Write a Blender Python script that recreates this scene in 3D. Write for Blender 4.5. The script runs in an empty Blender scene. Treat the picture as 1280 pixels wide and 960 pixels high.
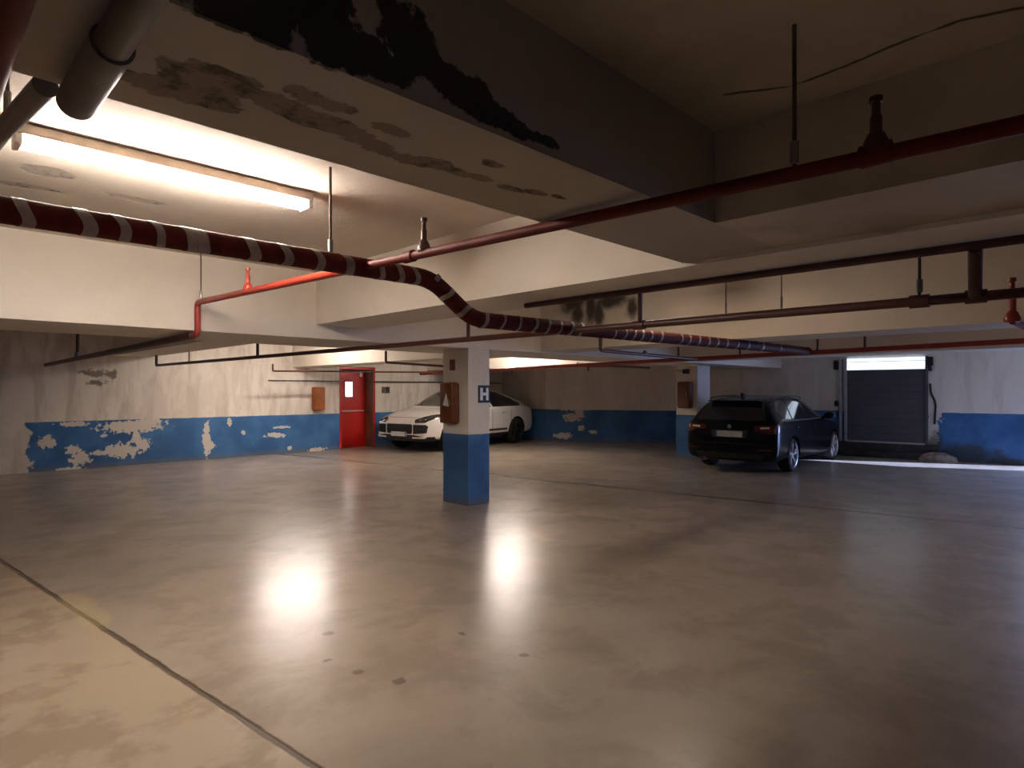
import bpy, bmesh, math, random
from mathutils import Vector, Matrix
from mathutils.bvhtree import BVHTree
random.seed(7)
C = bpy.context.scene.collection
SC = bpy.context.scene
R2 = math.sqrt(2.0)
F, CH, HZ = 770.0, 1.55, 488.0      # focal length in pixels of a 1280 frame, eye height, horizon row
G45 = math.radians(45)

# ------------------------------------------------------------------ coordinates
# the building's grid runs at 45 degrees to the view: s to the far right, t to the far left
def W(s, t, z=0.0): return Vector(((s - t) / R2, (s + t) / R2, z))
def on_t(px, py, t):
    k = (px - 640) / F; Y = t * R2 / (1 - k); X = k * Y
    return ((X + Y) / R2, CH - (py - HZ) / F * Y)          # s, z
def on_s(px, py, s):
    k = (px - 640) / F; Y = s * R2 / (1 + k); X = k * Y
    return ((Y - X) / R2, CH - (py - HZ) / F * Y)          # t, z
def on_z(px, py, z):
    Y = F * (CH - z) / (py - HZ); X = (px - 640) / F * Y
    return ((X + Y) / R2, (Y - X) / R2)                    # s, t

# ------------------------------------------------------------------ node helper
def lin(r, g, b):
    f = lambda c: (c/255/12.92) if c/255 <= .04045 else ((c/255+.055)/1.055)**2.4
    return (f(r), f(g), f(b), 1)
class NT:
    def __init__(s, name, rough=.6, metal=0.0, spec=.5):
        s.m = bpy.data.materials.new(name); s.m.use_nodes = True
        s.t = s.m.node_tree; s.b = s.t.nodes['Principled BSDF']
        s.b.inputs['Roughness'].default_value = rough; s.b.inputs['Metallic'].default_value = metal
        s.b.inputs['Specular IOR Level'].default_value = spec
        s.out = s.t.nodes['Material Output']
    def n(s, k): return s.t.nodes.new(k)
    def L(s, sock, v):
        if v is None: return
        if isinstance(v, bpy.types.NodeSocket): s.t.links.new(v, sock)
        else: sock.default_value = v
    def m_(s, op, a, b=None, c=None, clamp=False):
        n = s.n('ShaderNodeMath'); n.operation = op; n.use_clamp = clamp
        s.L(n.inputs[0], a); s.L(n.inputs[1], b); s.L(n.inputs[2], c); return n.outputs[0]
    def v_(s, op, a, b=None):
        n = s.n('ShaderNodeVectorMath'); n.operation = op
        s.L(n.inputs[0], a); s.L(n.inputs[1], b)
        return n.outputs['Value'] if op in ('LENGTH', 'DOT_PRODUCT', 'DISTANCE') else n.outputs[0]
    def obj(s): return s.n('ShaderNodeTexCoord').outputs['Object']
    def sep(s, v):
        n = s.n('ShaderNodeSeparateXYZ'); s.L(n.inputs[0], v); return n.outputs
    def comb(s, x, y, z):
        n = s.n('ShaderNodeCombineXYZ'); s.L(n.inputs[0], x); s.L(n.inputs[1], y); s.L(n.inputs[2], z); return n.outputs[0]
    def noise(s, v, scale, detail=4, rough=.55, dist=0):
        n = s.n('ShaderNodeTexNoise'); s.L(n.inputs['Vector'], v)
        n.inputs['Scale'].default_value = scale; n.inputs['Detail'].default_value = detail
        n.inputs['Roughness'].default_value = rough; n.inputs['Distortion'].default_value = dist
        return n.outputs['Fac']
    def ramp(s, f, a, b, lo=0.0, hi=1.0):
        n = s.n('ShaderNodeMapRange'); n.interpolation_type = 'SMOOTHSTEP'
        s.L(n.inputs[0], f); n.inputs[1].default_value = a; n.inputs[2].default_value = b
        n.inputs[3].default_value = lo; n.inputs[4].default_value = hi; return n.outputs[0]
    def mix(s, f, a, b):
        n = s.n('ShaderNodeMix'); n.data_type = 'RGBA'
        s.L(n.inputs[0], f); s.L(n.inputs[6], a); s.L(n.inputs[7], b); return n.outputs[2]
    def col(s, c): s.L(s.b.inputs['Base Color'], c); return s
    def bump(s, h, st=.3, d=.02):
        n = s.n('ShaderNodeBump'); n.inputs['Strength'].default_value = st; n.inputs['Distance'].default_value = d
        s.L(n.inputs['Height'], h); s.L(s.b.inputs['Normal'], n.outputs[0])
    def blobs(s, v, lst, amp=.8, scale=3.0, soft=.12, detail=5):
        """mask of ragged blobs; lst of (centre, radii) 3-vectors"""
        d = None
        for c, r in lst:
            q = s.v_('LENGTH', s.v_('MULTIPLY', s.v_('SUBTRACT', v, c), tuple(1.0/x if x else 0 for x in r)))
            d = q if d is None else s.m_('MINIMUM', d, q)
        nz = s.noise(v, scale, detail, .62)
        d = s.m_('ADD', d, s.m_('MULTIPLY', s.m_('SUBTRACT', nz, .5), amp*2))
        return s.ramp(d, 1-soft, 1+soft, 1, 0)
    def line(s, v, pts, width, amp, scale=2.0):
        """mask of a crack through pts"""
        off = s.v_('SCALE', s.v_('SUBTRACT', s.noisecol(v, scale), (.5, .5, .5))); off.node.inputs['Scale'].default_value = amp
        p = s.v_('ADD', v, off); d = None
        for a, b in zip(pts[:-1], pts[1:]):
            a = Vector(a); b = Vector(b); ab = b-a
            ap = s.v_('SUBTRACT', p, tuple(a))
            h = s.m_('DIVIDE', s.v_('DOT_PRODUCT', ap, tuple(ab)), ab.length_squared, clamp=True)
            sc = s.n('ShaderNodeVectorMath'); sc.operation = 'SCALE'; sc.inputs[0].default_value = tuple(ab); s.L(sc.inputs['Scale'], h)
            q = s.v_('LENGTH', s.v_('SUBTRACT', ap, sc.outputs[0]))
            d = q if d is None else s.m_('MINIMUM', d, q)
        return s.ramp(d, width*.5, width, 1, 0)
    def noisecol(s, v, scale):
        n = s.n('ShaderNodeTexNoise'); s.L(n.inputs['Vector'], v); n.inputs['Scale'].default_value = scale
        n.inputs['Detail'].default_value = 4; return n.outputs['Color']

def plain(name, c, rough=.5, metal=0.0, var=.12, scale=8, coat=0.0, spec=.5):
    k = NT(name, rough, metal, spec); v = k.obj()
    dk = tuple(x*(1-var*2) for x in c[:3])+(1,)
    k.col(k.mix(k.ramp(k.noise(v, scale, 4), .3, .7), dk, c))
    if coat: k.b.inputs['Coat Weight'].default_value = coat; k.b.inputs['Coat Roughness'].default_value = .04
    return k.m
def emit(name, c, st):
    k = NT(name); k.col((.8, .8, .8, 1)); k.b.inputs['Emission Color'].default_value = c; k.b.inputs['Emission Strength'].default_value = st
    v = k.obj(); k.L(k.b.inputs['Emission Strength'], k.ramp(k.noise(v, 3, 2), .2, .8, st*.93, st)); return k.m

CREAM = (.74, .68, .615, 1); CREAMD = (.52, .45, .385, 1); PLASTER = (.60, .54, .48, 1)
BLUE = (.060, .175, .41, 1); BLUED = (.035, .11, .27, 1); CONC = (.45, .385, .31, 1)

# ------------------------------------------------------------------ mesh helpers
def link(name, bm, mat, parent=None, smooth=False, rot=0.0, loc=(0, 0, 0), sharp=35):
    bmesh.ops.recalc_face_normals(bm, faces=bm.faces)
    if smooth:
        for f in bm.faces: f.smooth = True
        for e in bm.edges:
            if len(e.link_faces) == 2 and e.calc_face_angle(0) > math.radians(sharp): e.smooth = False
    me = bpy.data.meshes.new(name); bm.to_mesh(me); bm.free()
    for x in (mat if isinstance(mat, (list, tuple)) else [mat]): me.materials.append(x)
    o = bpy.data.objects.new(name, me); C.objects.link(o)
    o.location = loc; o.rotation_euler = (0, 0, rot)
    if parent: o.parent = parent
    return o
def tag(o, label=None, cat=None, group=None, kind=None):
    if label: o['label'] = label
    if cat: o['category'] = cat
    if group: o['group'] = group
    if kind: o['kind'] = kind
    return o
def empty(name, loc=(0, 0, 0), rot=0.0):
    o = bpy.data.objects.new(name, None); C.objects.link(o); o.location = loc; o.rotation_euler = (0, 0, rot)
    o.empty_display_size = .2; return o
def box(bm, x0, x1, y0, y1, z0, z1, bev=0.0, seg=2):
    r = bmesh.ops.create_cube(bm, size=1)
    vs = r['verts']
    for v in vs: v.co = Vector((x0+(v.co.x+.5)*(x1-x0), y0+(v.co.y+.5)*(y1-y0), z0+(v.co.z+.5)*(z1-z0)))
    if bev:
        es = list({e for v in vs for e in v.link_edges})
        bmesh.ops.bevel(bm, geom=es, offset=bev, segments=seg, affect='EDGES', profile=.5)
    return bm
def BX(*a, **k): return box(bmesh.new(), *a, **k)
def tube(bm, pts, r, n=12, fillet=0.0, rs=None, cap=True):
    pts = [Vector(p) for p in pts]
    if fillet and len(pts) > 2:
        q = [pts[0]]
        for i in range(1, len(pts)-1):
            a, b, c = pts[i-1], pts[i], pts[i+1]
            f = min(fillet, (a-b).length*.48, (c-b).length*.48)
            p0 = b+(a-b).normalized()*f; p2 = b+(c-b).normalized()*f
            for k in range(6):
                u = k/5; q.append(p0*(1-u)**2+b*2*u*(1-u)+p2*u*u)
        q.append(pts[-1]); pts = q
    rings = []; up = None
    for i, p in enumerate(pts):
        d = ((pts[min(i+1, len(pts)-1)]-pts[i]).normalized()+(pts[i]-pts[max(i-1, 0)]).normalized()).normalized()
        if up is None:
            up = Vector((0, 0, 1)) if abs(d.z) < .9 else Vector((1, 0, 0))
        a = (up-d*up.dot(d)).normalized(); b = d.cross(a); up = a
        rr = rs[i] if rs else r
        rings.append([bm.verts.new(p+a*(rr*math.cos(2*math.pi*k/n))+b*(rr*math.sin(2*math.pi*k/n))) for k in range(n)])
    for A, B in zip(rings[:-1], rings[1:]):
        for k in range(n): bm.faces.new((A[k], A[(k+1) % n], B[(k+1) % n], B[k]))
    if cap:
        bm.faces.new(rings[0][::-1]); bm.faces.new(rings[-1])
    return bm
def TB(pts, r, **k): return tube(bmesh.new(), pts, r, **k)
def lathe(bm, prof, axis='z', n=24, cen=(0, 0, 0)):
    """prof: list of (radius, height) along the axis; closed at both ends when radius 0"""
    cen = Vector(cen); rings = []
    def P(r, h, a):
        x, y = r*math.cos(a), r*math.sin(a)
        return cen+(Vector((x, y, h)) if axis == 'z' else Vector((x, h, y)) if axis == 'y' else Vector((h, x, y)))
    for r, h in prof:
        rings.append([bm.verts.new(P(0, h, 0))] if r < 1e-6 else [bm.verts.new(P(r, h, 2*math.pi*k/n)) for k in range(n)])
    for A, B in zip(rings[:-1], rings[1:]):
        for k in range(n):
            k2 = (k+1) % n
            if len(A) == 1 and len(B) == 1: continue
            if len(A) == 1: bm.faces.new((A[0], B[k], B[k2]))
            elif len(B) == 1: bm.faces.new((A[k], A[k2], B[0]))
            else: bm.faces.new((A[k], A[k2], B[k2], B[k]))
    return bm

# ------------------------------------------------------------------ setting materials
def wall_mat(name, axis, dado, peel, stain=(), start=None, specks=.0, wear=.5, dirt=None):
    k = NT(name, .75, spec=.25); x, y, z = k.sep(k.obj()); a = x if axis == 'x' else y
    v = k.comb(a, 0.0, z)
    sv = k.comb(k.m_('MULTIPLY', a, 2.2), 0.0, k.m_('MULTIPLY', z, .45))
    streak = k.ramp(k.noise(sv, 1.6, 6, .65, .6), .42, .68)
    up = k.mix(k.m_('MULTIPLY', streak, wear), CREAM, CREAMD)
    patch = k.ramp(k.noise(v, .9, 7, .6, .4), .52, .56)
    up = k.mix(k.m_('MULTIPLY', patch, .35*wear+.1), up, PLASTER)
    if stain: up = k.mix(k.m_('MULTIPLY', k.blobs(v, stain, 2.0, 10, .35), .8), up, (.10, .075, .05, 1))
    bl = k.mix(k.ramp(k.noise(v, 1.7, 5), .35, .7), BLUED, BLUE)
    bl = k.mix(k.ramp(z, .0, .16, .55, 0), bl, (.16, .15, .13, 1))       # splash dirt at the foot of the wall
    edge = k.m_('ADD', z, k.m_('MULTIPLY', k.m_('SUBTRACT', k.noise(v, 6, 3), .5), .018))
    isb = k.ramp(edge, dado-.006, dado+.006, 1, 0)
    if start is not None:
        e2 = k.m_('ADD', a, k.m_('MULTIPLY', k.m_('SUBTRACT', k.noise(v, 2.4, 5), .5), .9))
        e2 = k.ramp(e2, start-.02, start+.02); isb = k.m_('MULTIPLY', isb, e2)
    if peel: isb = k.m_('MULTIPLY', isb, k.m_('SUBTRACT', 1.0, k.blobs(v, peel, 1.7, 11, .05, 7)))
    if specks:
        sp = k.ramp(k.noise(v, 3.3, 8, .7), .72-specks, .73-specks)
        isb = k.m_('MULTIPLY', isb, k.m_('SUBTRACT', 1.0, sp))
    pl = k.mix(k.m_('MAXIMUM', k.ramp(z, dado-.02, dado), k.m_('SUBTRACT', 1.0, e2 if start is not None else 1.0)), (.63, .575, .52, 1), up)
    c = k.mix(isb, pl, bl)
    if dirt: c = k.mix(k.m_('MULTIPLY', k.blobs(v, dirt, 1.0, 4, .4), .75), c, (.055, .06, .05, 1))
    k.col(c)
    k.L(k.b.inputs['Roughness'], k.m_('MULTIPLY_ADD', isb, -.32, .78))
    k.bump(k.m_('ADD', k.m_('MULTIPLY', isb, .25), k.noise(v, 14, 6, .6)), .25, .012)
    return k.m

def L_(px, py):                                     # a point of the left-hand wall, as wall coordinates
    s, z = on_t(px, py, 14.65); return (s, 0, z)
peel_left = [(L_(100, 573), (.17, 0, .12)), (L_(92, 562), (.12, 0, .08)), (L_(128, 566), (.22, 0, .05)), (L_(152, 563), (.32, 0, .14)),
    (L_(178, 556), (.14, 0, .14)), (L_(170, 547), (.08, 0, .18)), (L_(92, 530), (.25, 0, .05)), (L_(165, 533), (.55, 0, .12)),
    (L_(185, 528), (.3, 0, .1)), (L_(58, 553), (.14, 0, .12)), (L_(258, 548), (.08, 0, .36)), (L_(261, 558), (.12, 0, .12)),
    (L_(287, 528), (.05, 0, .10)), (L_(86, 587), (.2, 0, .05)), (L_(345, 544), (.26, 0, .055)), (L_(352, 534), (.22, 0, .03)),
    (L_(395, 562), (.24, 0, .05)), (L_(130, 545), (.06, 0, .04)), (L_(304, 541), (.04, 0, .05)), (L_(135, 588), (.3, 0, .04)), (L_(362, 560), (.05, 0, .05))]
stain_left = [(L_(117, 466), (.22, 0, .07)), (L_(138, 468), (.12, 0, .08)), (L_(121, 478), (.16, 0, .05))]
M = {}
M['wall_left'] = wall_mat('painted_wall_peeling', 'x', .945, peel_left, stain_left, start=1.78, specks=.02, wear=.95)
def B_(px, py):
    k = (px-640)/F; Y = 18.3/(1+.232*k); X = k*Y; return (0+(Y-X)/R2, 0, CH-(py-HZ)/F*Y)
peel_back = [(B_(686, 523), (.22, 0, .14)), (B_(697, 517), (.12, 0, .25)), (B_(674, 547), (.25, 0, .09)), (B_(700, 537), (.1, 0, .08)),
             (B_(717, 542), (.1, 0, .06)), (B_(691, 512), (.5, 0, .05))]
M['wall_back'] = wall_mat('painted_wall_back', 'y', .965, peel_back, (), wear=.4)
M['wall_right'] = wall_mat('painted_wall_right', 'y', 1.06, [((3.08, 0, .5), (.12, 0, .8)), ((3.0, 0, 1.0), (.1, 0, .15))],
                           (), wear=.5, dirt=[((2.5, 0, .16), (.6, 0, .22)), ((3.05, 0, .3), (.16, 0, .3)), ((1.9, 0, .05), (.4, 0, .08))])
M['wall_plain'] = wall_mat('painted_wall_plain', 'x', .945, (), (), wear=.6)
M['wall_plain_y'] = wall_mat('painted_wall_plain_side', 'y', .945, (), (), wear=.6)

def conc_mat(name, base, dark, blob=None, blobcol=(.02, .014, .012, 1), blobs2=None, col2=None, cracks=None, rough=.8, amp=.8, sc=3.0, wear=.6, bsoft=.1):
    k = NT(name, rough, spec=.2); v = k.obj()
    c = k.mix(k.m_('MULTIPLY', k.ramp(k.noise(v, 1.1, 7, .62, .5), .42, .66), wear), base, dark)
    h = k.noise(v, 12, 6, .65)
    if blobs2:
        m = k.blobs(v, blobs2, amp, sc*1.2, .12, 6); inner = k.mix(k.ramp(k.noise(v, 9, 7, .7), .36, .52), (.07, .056, .038, 1), col2)
        c = k.mix(m, c, inner); h = k.m_('SUBTRACT', h, m)
    if blob:
        m = k.blobs(v, blob, amp, sc, bsoft, 6); c = k.mix(k.m_('MULTIPLY', m, .93), c, blobcol)
    if cracks:
        for pts, w in cracks: c = k.mix(k.m_('MULTIPLY', k.line(v, pts, w, .055, 3.5), .85), c, (.03, .022, .014, 1))
    k.col(c); k.bump(h, .35, .015); return k.m

ZN, ZC = 2.70, 2.84                                # low slab over the camera, main ceiling
BT0, BT1, BZ = 1.30, 1.84, 2.295                  # first beam: its two faces and its soffit
def N_(px, py): s, t = on_z(px, py, ZN); return (s, t, ZN)
def NF(px, py): s, z = on_t(px, py, BT0); return (s, BT0, z)
mold = [(NF(px, py-max(0, (px-440)*.06)), (a, .02, b*.85)) for px, py, a, b in [(300, 15, .12, .06), (345, 12, .10, .10), (400, 32, .12, .11), (432, 58, .10, .07), (465, 70, .10, .06),
        (510, 58, .10, .11), (482, 82, .09, .05), (548, 98, .12, .06), (587, 125, .11, .06), (380, 0, .14, .12), (560, 112, .1, .05),
        (612, 150, .12, .045), (645, 172, .12, .03), (680, 190, .1, .02)]]
crk = [([N_(905, 118), N_(985, 108), N_(1060, 82), N_(1130, 50), N_(1200, 26), N_(1290, 8)], .012)]
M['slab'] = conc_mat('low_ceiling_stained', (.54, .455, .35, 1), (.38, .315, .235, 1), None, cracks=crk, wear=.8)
sp = []
for px, py, r in [(200, 108, .07), (235, 90, .05), (250, 112, .06), (262, 128, .05), (285, 95, .05), (318, 118, .06), (345, 130, .06), (372, 140, .06), (400, 125, .05), (388, 152, .05),
                  (430, 160, .06), (462, 180, .06), (495, 165, .045), (478, 188, .05), (515, 200, .05), (545, 205, .05), (570, 214, .04), (600, 222, .03), (616, 205, .03),
                  (640, 236, .03), (670, 241, .03), (700, 247, .025)]:
    q = on_z(px, py, BZ); sp.append(((q[0], q[1], BZ), (r*1.7, r*.75, .5)))
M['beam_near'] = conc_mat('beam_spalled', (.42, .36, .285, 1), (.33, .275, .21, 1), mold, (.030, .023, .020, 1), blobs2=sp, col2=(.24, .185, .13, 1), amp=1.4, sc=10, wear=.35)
M['ceil'] = conc_mat('main_ceiling_paint', (.70, .62, .53, 1), (.60, .52, .43, 1), None, wear=.5,
     blobs2=[((on_z(60, 215, ZC))+(ZC,), (.14, .1, .5)), ((on_z(165, 248, ZC))+(ZC,), (.20, .05, .5)), ((on_z(30, 232, ZC))+(ZC,), (.16, .05, .5))], col2=(.50, .44, .38, 1), amp=.7, sc=4)
M['beam'] = conc_mat('beam_paint', (.74, .665, .58, 1), (.62, .54, .45, 1), None, wear=.35)
tA, zA = on_s(740, 385, 6.9)
M['beam_mold'] = conc_mat('beam_paint_moldy', (.70, .62, .53, 1), (.58, .50, .41, 1),
     [((6.9, on_s(px, py, 6.9)[0], on_s(px, py, 6.9)[1]), (.4, r, q)) for px, py, r, q in
      [(715, 378, .25, .14), (738, 382, .10, .32), (765, 376, .3, .10), (748, 392, .08, .2), (790, 385, .1, .15), (722, 392, .12, .2)]], (.05, .04, .03, 1), wear=.4, sc=6, bsoft=.6)

def floor_mat():
    k = NT('polished_concrete_floor', .35, spec=.42); v = k.obj(); x, y, z = k.sep(v)
    c = k.mix(k.ramp(k.noise(v, .35, 6, .55, .6), .35, .68), (.30, .25, .20, 1), (.38, .325, .27, 1))
    c = k.mix(k.m_('MULTIPLY', k.ramp(k.noise(v, .7, 5, .55, .6), .40, .85), .40), c, (.21, .16, .115, 1))
    c = k.mix(k.m_('MULTIPLY', k.ramp(k.noise(v, 1.6, 8, .68, .3), .44, .62), .5), c, (.215, .17, .13, 1))
    c = k.mix(k.m_('MULTIPLY', k.ramp(k.noise(v, 5, 8, .7), .5, .8), .25), c, (.42, .37, .32, 1))
    # older strip beside the joint: yellowish, blotchy
    jx = k.m_('ADD', x, k.m_('MULTIPLY', y, .1117)); jx = k.m_('SUBTRACT', jx, 1.484)          # signed distance to the joint
    jn = k.m_('ADD', jx, k.m_('MULTIPLY', k.m_('SUBTRACT', k.noise(v, 5, 4), .5), .03))
    old = k.ramp(jx, -.01, .01, 1, 0)
    oc = k.mix(k.ramp(k.noise(v, 1.7, 8, .62, .2), .47, .57), (.40, .325, .235, 1), (.27, .20, .13, 1))
    c = k.mix(k.m_('MULTIPLY', old, .7), c, oc)
    j1 = k.ramp(k.m_('ABSOLUTE', jn), .012, .026, 1, 0)
    j2x = k.m_('SUBTRACT', k.m_('ADD', x, k.m_('MULTIPLY', y, .17)), 9.1)
    j2x = k.m_('ADD', j2x, k.m_('MULTIPLY', k.m_('SUBTRACT', k.noise(v, 1.5, 5), .5), .08))
    j2 = k.ramp(k.m_('ABSOLUTE', j2x), .03, .08, 1, 0)
    c = k.mix(k.m_('MULTIPLY', k.m_('MAXIMUM', j1, k.m_('MULTIPLY', j2, .7)), .9), c, (.07, .045, .03, 1))
    yel = k.blobs(v, [((.93, 5.4, 0), (.10, .30, 1)), ((.95, 5.0, 0), (.09, .25, 1))], .5, 4, .3)
    c = k.mix(k.m_('MULTIPLY', yel, .28), c, (.55, .45, .20, 1))
    spk = k.blobs(v, [((1.9, 2.75, 0), (.035, .035, 1)), ((1.8, 3.0, 0), (.03, .03, 1)), ((1.95, 3.6, 0), (.04, .03, 1)), ((1.75, 3.25, 0), (.03, .02, 1)), ((2.6, 2.5, 0), (.03, .03, 1)), ((2.55, 3.0, 0), (.02, .03, 1))], 1.3, 26, .25)
    c = k.mix(k.m_('MULTIPLY', spk, .7), c, (.12, .09, .06, 1))
    k.col(c)
    rg = k.ramp(k.noise(v, .8, 6, .6, .5), .3, .7, .245, .268)
    rg = k.m_('ADD', rg, k.m_('MULTIPLY', old, .10)); k.L(k.b.inputs['Roughness'], rg)
    k.bump(k.m_('SUBTRACT', k.noise(v, 3, 5, .5), k.m_('MULTIPLY', j1, 2.0)), .10, .012); return k.m
M['floor'] = floor_mat()
M['pillar'] = wall_mat('pillar_paint', 'x', .955, (), (), wear=.25)
M['pillar_far'] = wall_mat('pillar_paint_far', 'x', .985, (), (), wear=.2)

# ------------------------------------------------------------------ object materials
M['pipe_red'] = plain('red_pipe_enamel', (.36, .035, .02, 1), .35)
M['pipe_red_shaded'] = plain('red_pipe_enamel_shaded', (.13, .013, .007, 1), .6, spec=.2)  # shaded copy of the red enamel, the dimness put into the colour
M['pipe_red_matte'] = plain('chalky_red_pipe', (.30, .03, .018, 1), .9, spec=.05)
M['pipe_dark'] = plain('dark_oxide_and_shaded_pipe', (.085, .022, .016, 1), .45)  # also gives one red pipe's lower run its painted-in shade
M['pipe_insul'] = plain('dark_red_wrap', (.092, .011, .008, 1), .7, var=.2, scale=14, spec=.12)
M['tape'] = plain('grey_tape', (.25, .19, .17, 1), .5, var=.15, scale=20)
M['steel'] = plain('dull_steel', (.30, .27, .24, 1), .4, .8)
M['rod'] = plain('rusty_rod', (.10, .07, .05, 1), .6, .4)
M['brass'] = plain('aged_brass', (.32, .22, .10, 1), .4, .8)
M['pvc'] = plain('grey_brown_drain_plastic', (.17, .135, .105, 1), .5)
M['housing'] = plain('lamp_housing', (.40, .31, .24, 1), .5)
M['tube'] = emit('fluorescent_tube_glow', (1, .90, .80, 1), 58)
M['tube2'] = emit('fluorescent_tube_glow_far', (1, .89, .79, 1), 66)
M['tube3'] = emit('fluorescent_tube_glow_dim', (1, .84, .68, 1), 13)
M['red_door'] = plain('red_door_enamel', (.52, .008, .005, 1), .4, var=.08, scale=3)
M['door_glass'] = emit('lit_door_window', (1, .96, .92, 1), 1.5)
M['bar'] = plain('worn_pink_bar', (.90, .50, .43, 1), .35)
M['reveal'] = plain('brown_red_reveal', (.22, .085, .055, 1), .6, var=.3, scale=2)
M['cabinet'] = plain('fire_cabinet_red_brown', (.36, .095, .010, 1), .5, var=.2, scale=4)
M['cabinet_dk'] = plain('fire_cabinet_dull', (.17, .042, .012, 1), .45, var=.2, scale=4)
M['white'] = plain('white_enamel', (.78, .76, .73, 1), .4, var=.04)
M['black'] = plain('black_plastic', (.012, .011, .010, 1), .5)
M['sign_red'] = plain('sign_red', (.26, .03, .022, 1), .5)
M['sign_grey'] = plain('sign_grey', (.16, .15, .15, 1), .5, var=.4, scale=18)
M['shutter'] = plain('dark_grey_shutter', (.075, .07, .085, 1), .55, var=.1, scale=2)
M['frame_metal'] = plain('pale_door_frame', (.50, .48, .50, 1), .4, .5)
M['transom'] = emit('daylit_transom', (.68, .82, 1, 1), .55)
M['step'] = plain('dark_concrete', (.05, .045, .045, 1), .7, var=.3, scale=3)  # very dark, uneven concrete tone for the step
M['rubble'] = plain('crumbled_render', (.42, .34, .30, 1), .9, var=.3, scale=8)

# ------------------------------------------------------------------ the setting
def arch(name, bm, mat): return tag(link(name, bm, mat, rot=G45), kind='structure')
S0, S1_, T0, TL = -5.0, 17.4, -7.0, 14.65
arch('floor', BX(S0-.3, S1_, T0-1.5, TL+.8, -.15, 0), M['floor'])
arch('ceiling', BX(S0-.3, S1_, T0-.3, TL+.8, ZC, ZC+.2), M['ceil'])
arch('ceiling_near', BX(S0, 2.58, T0, BT0, ZN, ZC-.002), M['slab'])
arch('ceiling_soffit', BX(2.58, 3.25, T0, BT0, BZ, ZC-.002), M['slab'])
# left-hand wall with the door recess
D0, D1, DH = 8.29, 9.27, 2.12
b = BX(S0, D0, TL, TL+.42, 0, ZC); box(b, D1, 14.6, TL, TL+.42, 0, ZC); box(b, D0, D1, TL, TL+.42, DH, ZC)
arch('wall_left', b, M['wall_left'])
arch('wall_near', BX(S0-.3, S0, T0, TL, 0, ZC), M['wall_plain_y'])
b = BX(S0-.3, S1_, T0-.3, T0, 0, ZC)
arch('wall_rear', b, M['wall_plain'])
def strip_wall(name, pts, mat, th=.4, z0=0):
    bm = bmesh.new()
    for (s0, t0), (s1, t1) in zip(pts[:-1], pts[1:]):
        d = Vector((s1-s0, t1-t0)).normalized(); n = Vector((-d.y, d.x))
        if n.x < 0: n = -n
        q = [(s0, t0), (s1, t1), (s1+n.x*th, t1+n.y*th), (s0+n.x*th, t0+n.y*th)]
        lo = [bm.verts.new((a, c, z0)) for a, c in q]; hi = [bm.verts.new((a, c, ZC)) for a, c in q]
        bm.faces.new(lo); bm.faces.new(hi)
        for i in range(4): bm.faces.new((lo[i], lo[(i+1) % 4], hi[(i+1) % 4], hi[i]))
    return arch(name, bm, mat)
strip_wall('wall_back', [(14.2, 15.0), (14.22, 12.75), (15.85, 9.19)], M['wall_back'])
E0, E1 = 1.15, -2.05                                # vehicle entrance, just outside the picture
we = lambda t: 16.16+(4.7-t)*.0813
strip_wall('wall_right', [(15.85, 9.19), (16.16, 4.7), (we(E0), E0)], M['wall_right'])
strip_wall('wall_right_end', [(we(E1), E1), (we(T0), T0)], M['wall_right'])
strip_wall('trim_3', [(we(E0), E0), (we(E1), E1)], M['beam'], z0=2.2)
def wr(t):                                         # s of the right-hand wall at t
    return 16.16+(4.7-t)*.0813 if t < 4.7 else 16.16-(t-4.7)*.069
# beams
arch('beam_1', BX(S0, 3.25, BT0, BT1, BZ, ZC), M['beam_near'])
arch('beam_2', BX(S0, 17.2, 6.28, 7.5, 2.12, ZC), M['beam'])
arch('beam_3', BX(3.25, 3.90, T0, 6.28, 2.27, ZC), M['beam'])
arch('beam_4', BX(3.15, 3.85, 7.5, TL, 2.264, ZC), M['beam'])
arch('beam_5', BX(6.9, 7.6, T0, 6.28, 2.15, ZC), M['beam_mold'])
arch('beam_6', BX(6.95, 7.6, 7.5, TL, 2.13, ZC), M['beam'])
arch('beam_7', BX(11.1, 11.8, T0, 6.28, 2.15, ZC), M['beam'])
arch('beam_8', BX(11.1, 11.8, 7.5, TL, 2.14, ZC), M['beam'])
# pillars: near corner at (s,t)
PS, PT = 5.43, 6.26
QS, QT = 12.9, 6.93
b = BX(PS, PS+.39, PT, PT+.54, 0, 2.12, .008)
tag(link('pillar_1', b, M['pillar'], rot=G45), kind='structure')
b = BX(QS, QS+.6, QT, QT+.54, 0, 2.12, .008)
tag(link('pillar_2', b, M['pillar_far'], rot=G45), kind='structure')

# ------------------------------------------------------------------ doors
# red door set back in the left-hand wall
o = empty('door_1', W((D0+D1)/2, TL+.40, 0), G45); tag(o, kind='structure')
w = (D1-D0)/2
link('door_leaf', BX(-w-.04, w+.04, 0, .05, .0, DH, .004), M['red_door'], o)
link('door_frame', box(box(box(bmesh.new(), -w-.04, -w+.035, -.03, .0, 0, DH), w-.035, w+.04, -.03, .0, 0, DH), -w-.04, w+.04, -.03, .0, DH-.06, DH), M['red_door'], o)
lf = [c for c in o.children if c.name.startswith('door_leaf')][0]
link('window_pane', BX(-.14, .07, -.012, .0, 1.38, 1.78, .004), M['door_glass'], lf)
link('window_frame', box(box(box(box(bmesh.new(), -.17, -.14, -.016, 0, 1.35, 1.81), .07, .10, -.016, 0, 1.35, 1.81), -.14, .07, -.016, 0, 1.78, 1.81), -.14, .07, -.016, 0, 1.35, 1.38), M['sign_red'], lf)
pb = TB([(-w+.03, -.01, .99), (-w+.03, -.07, .99), (w-.1, -.07, .99), (w-.1, -.01, .99)], .022, fillet=.03)
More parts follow.
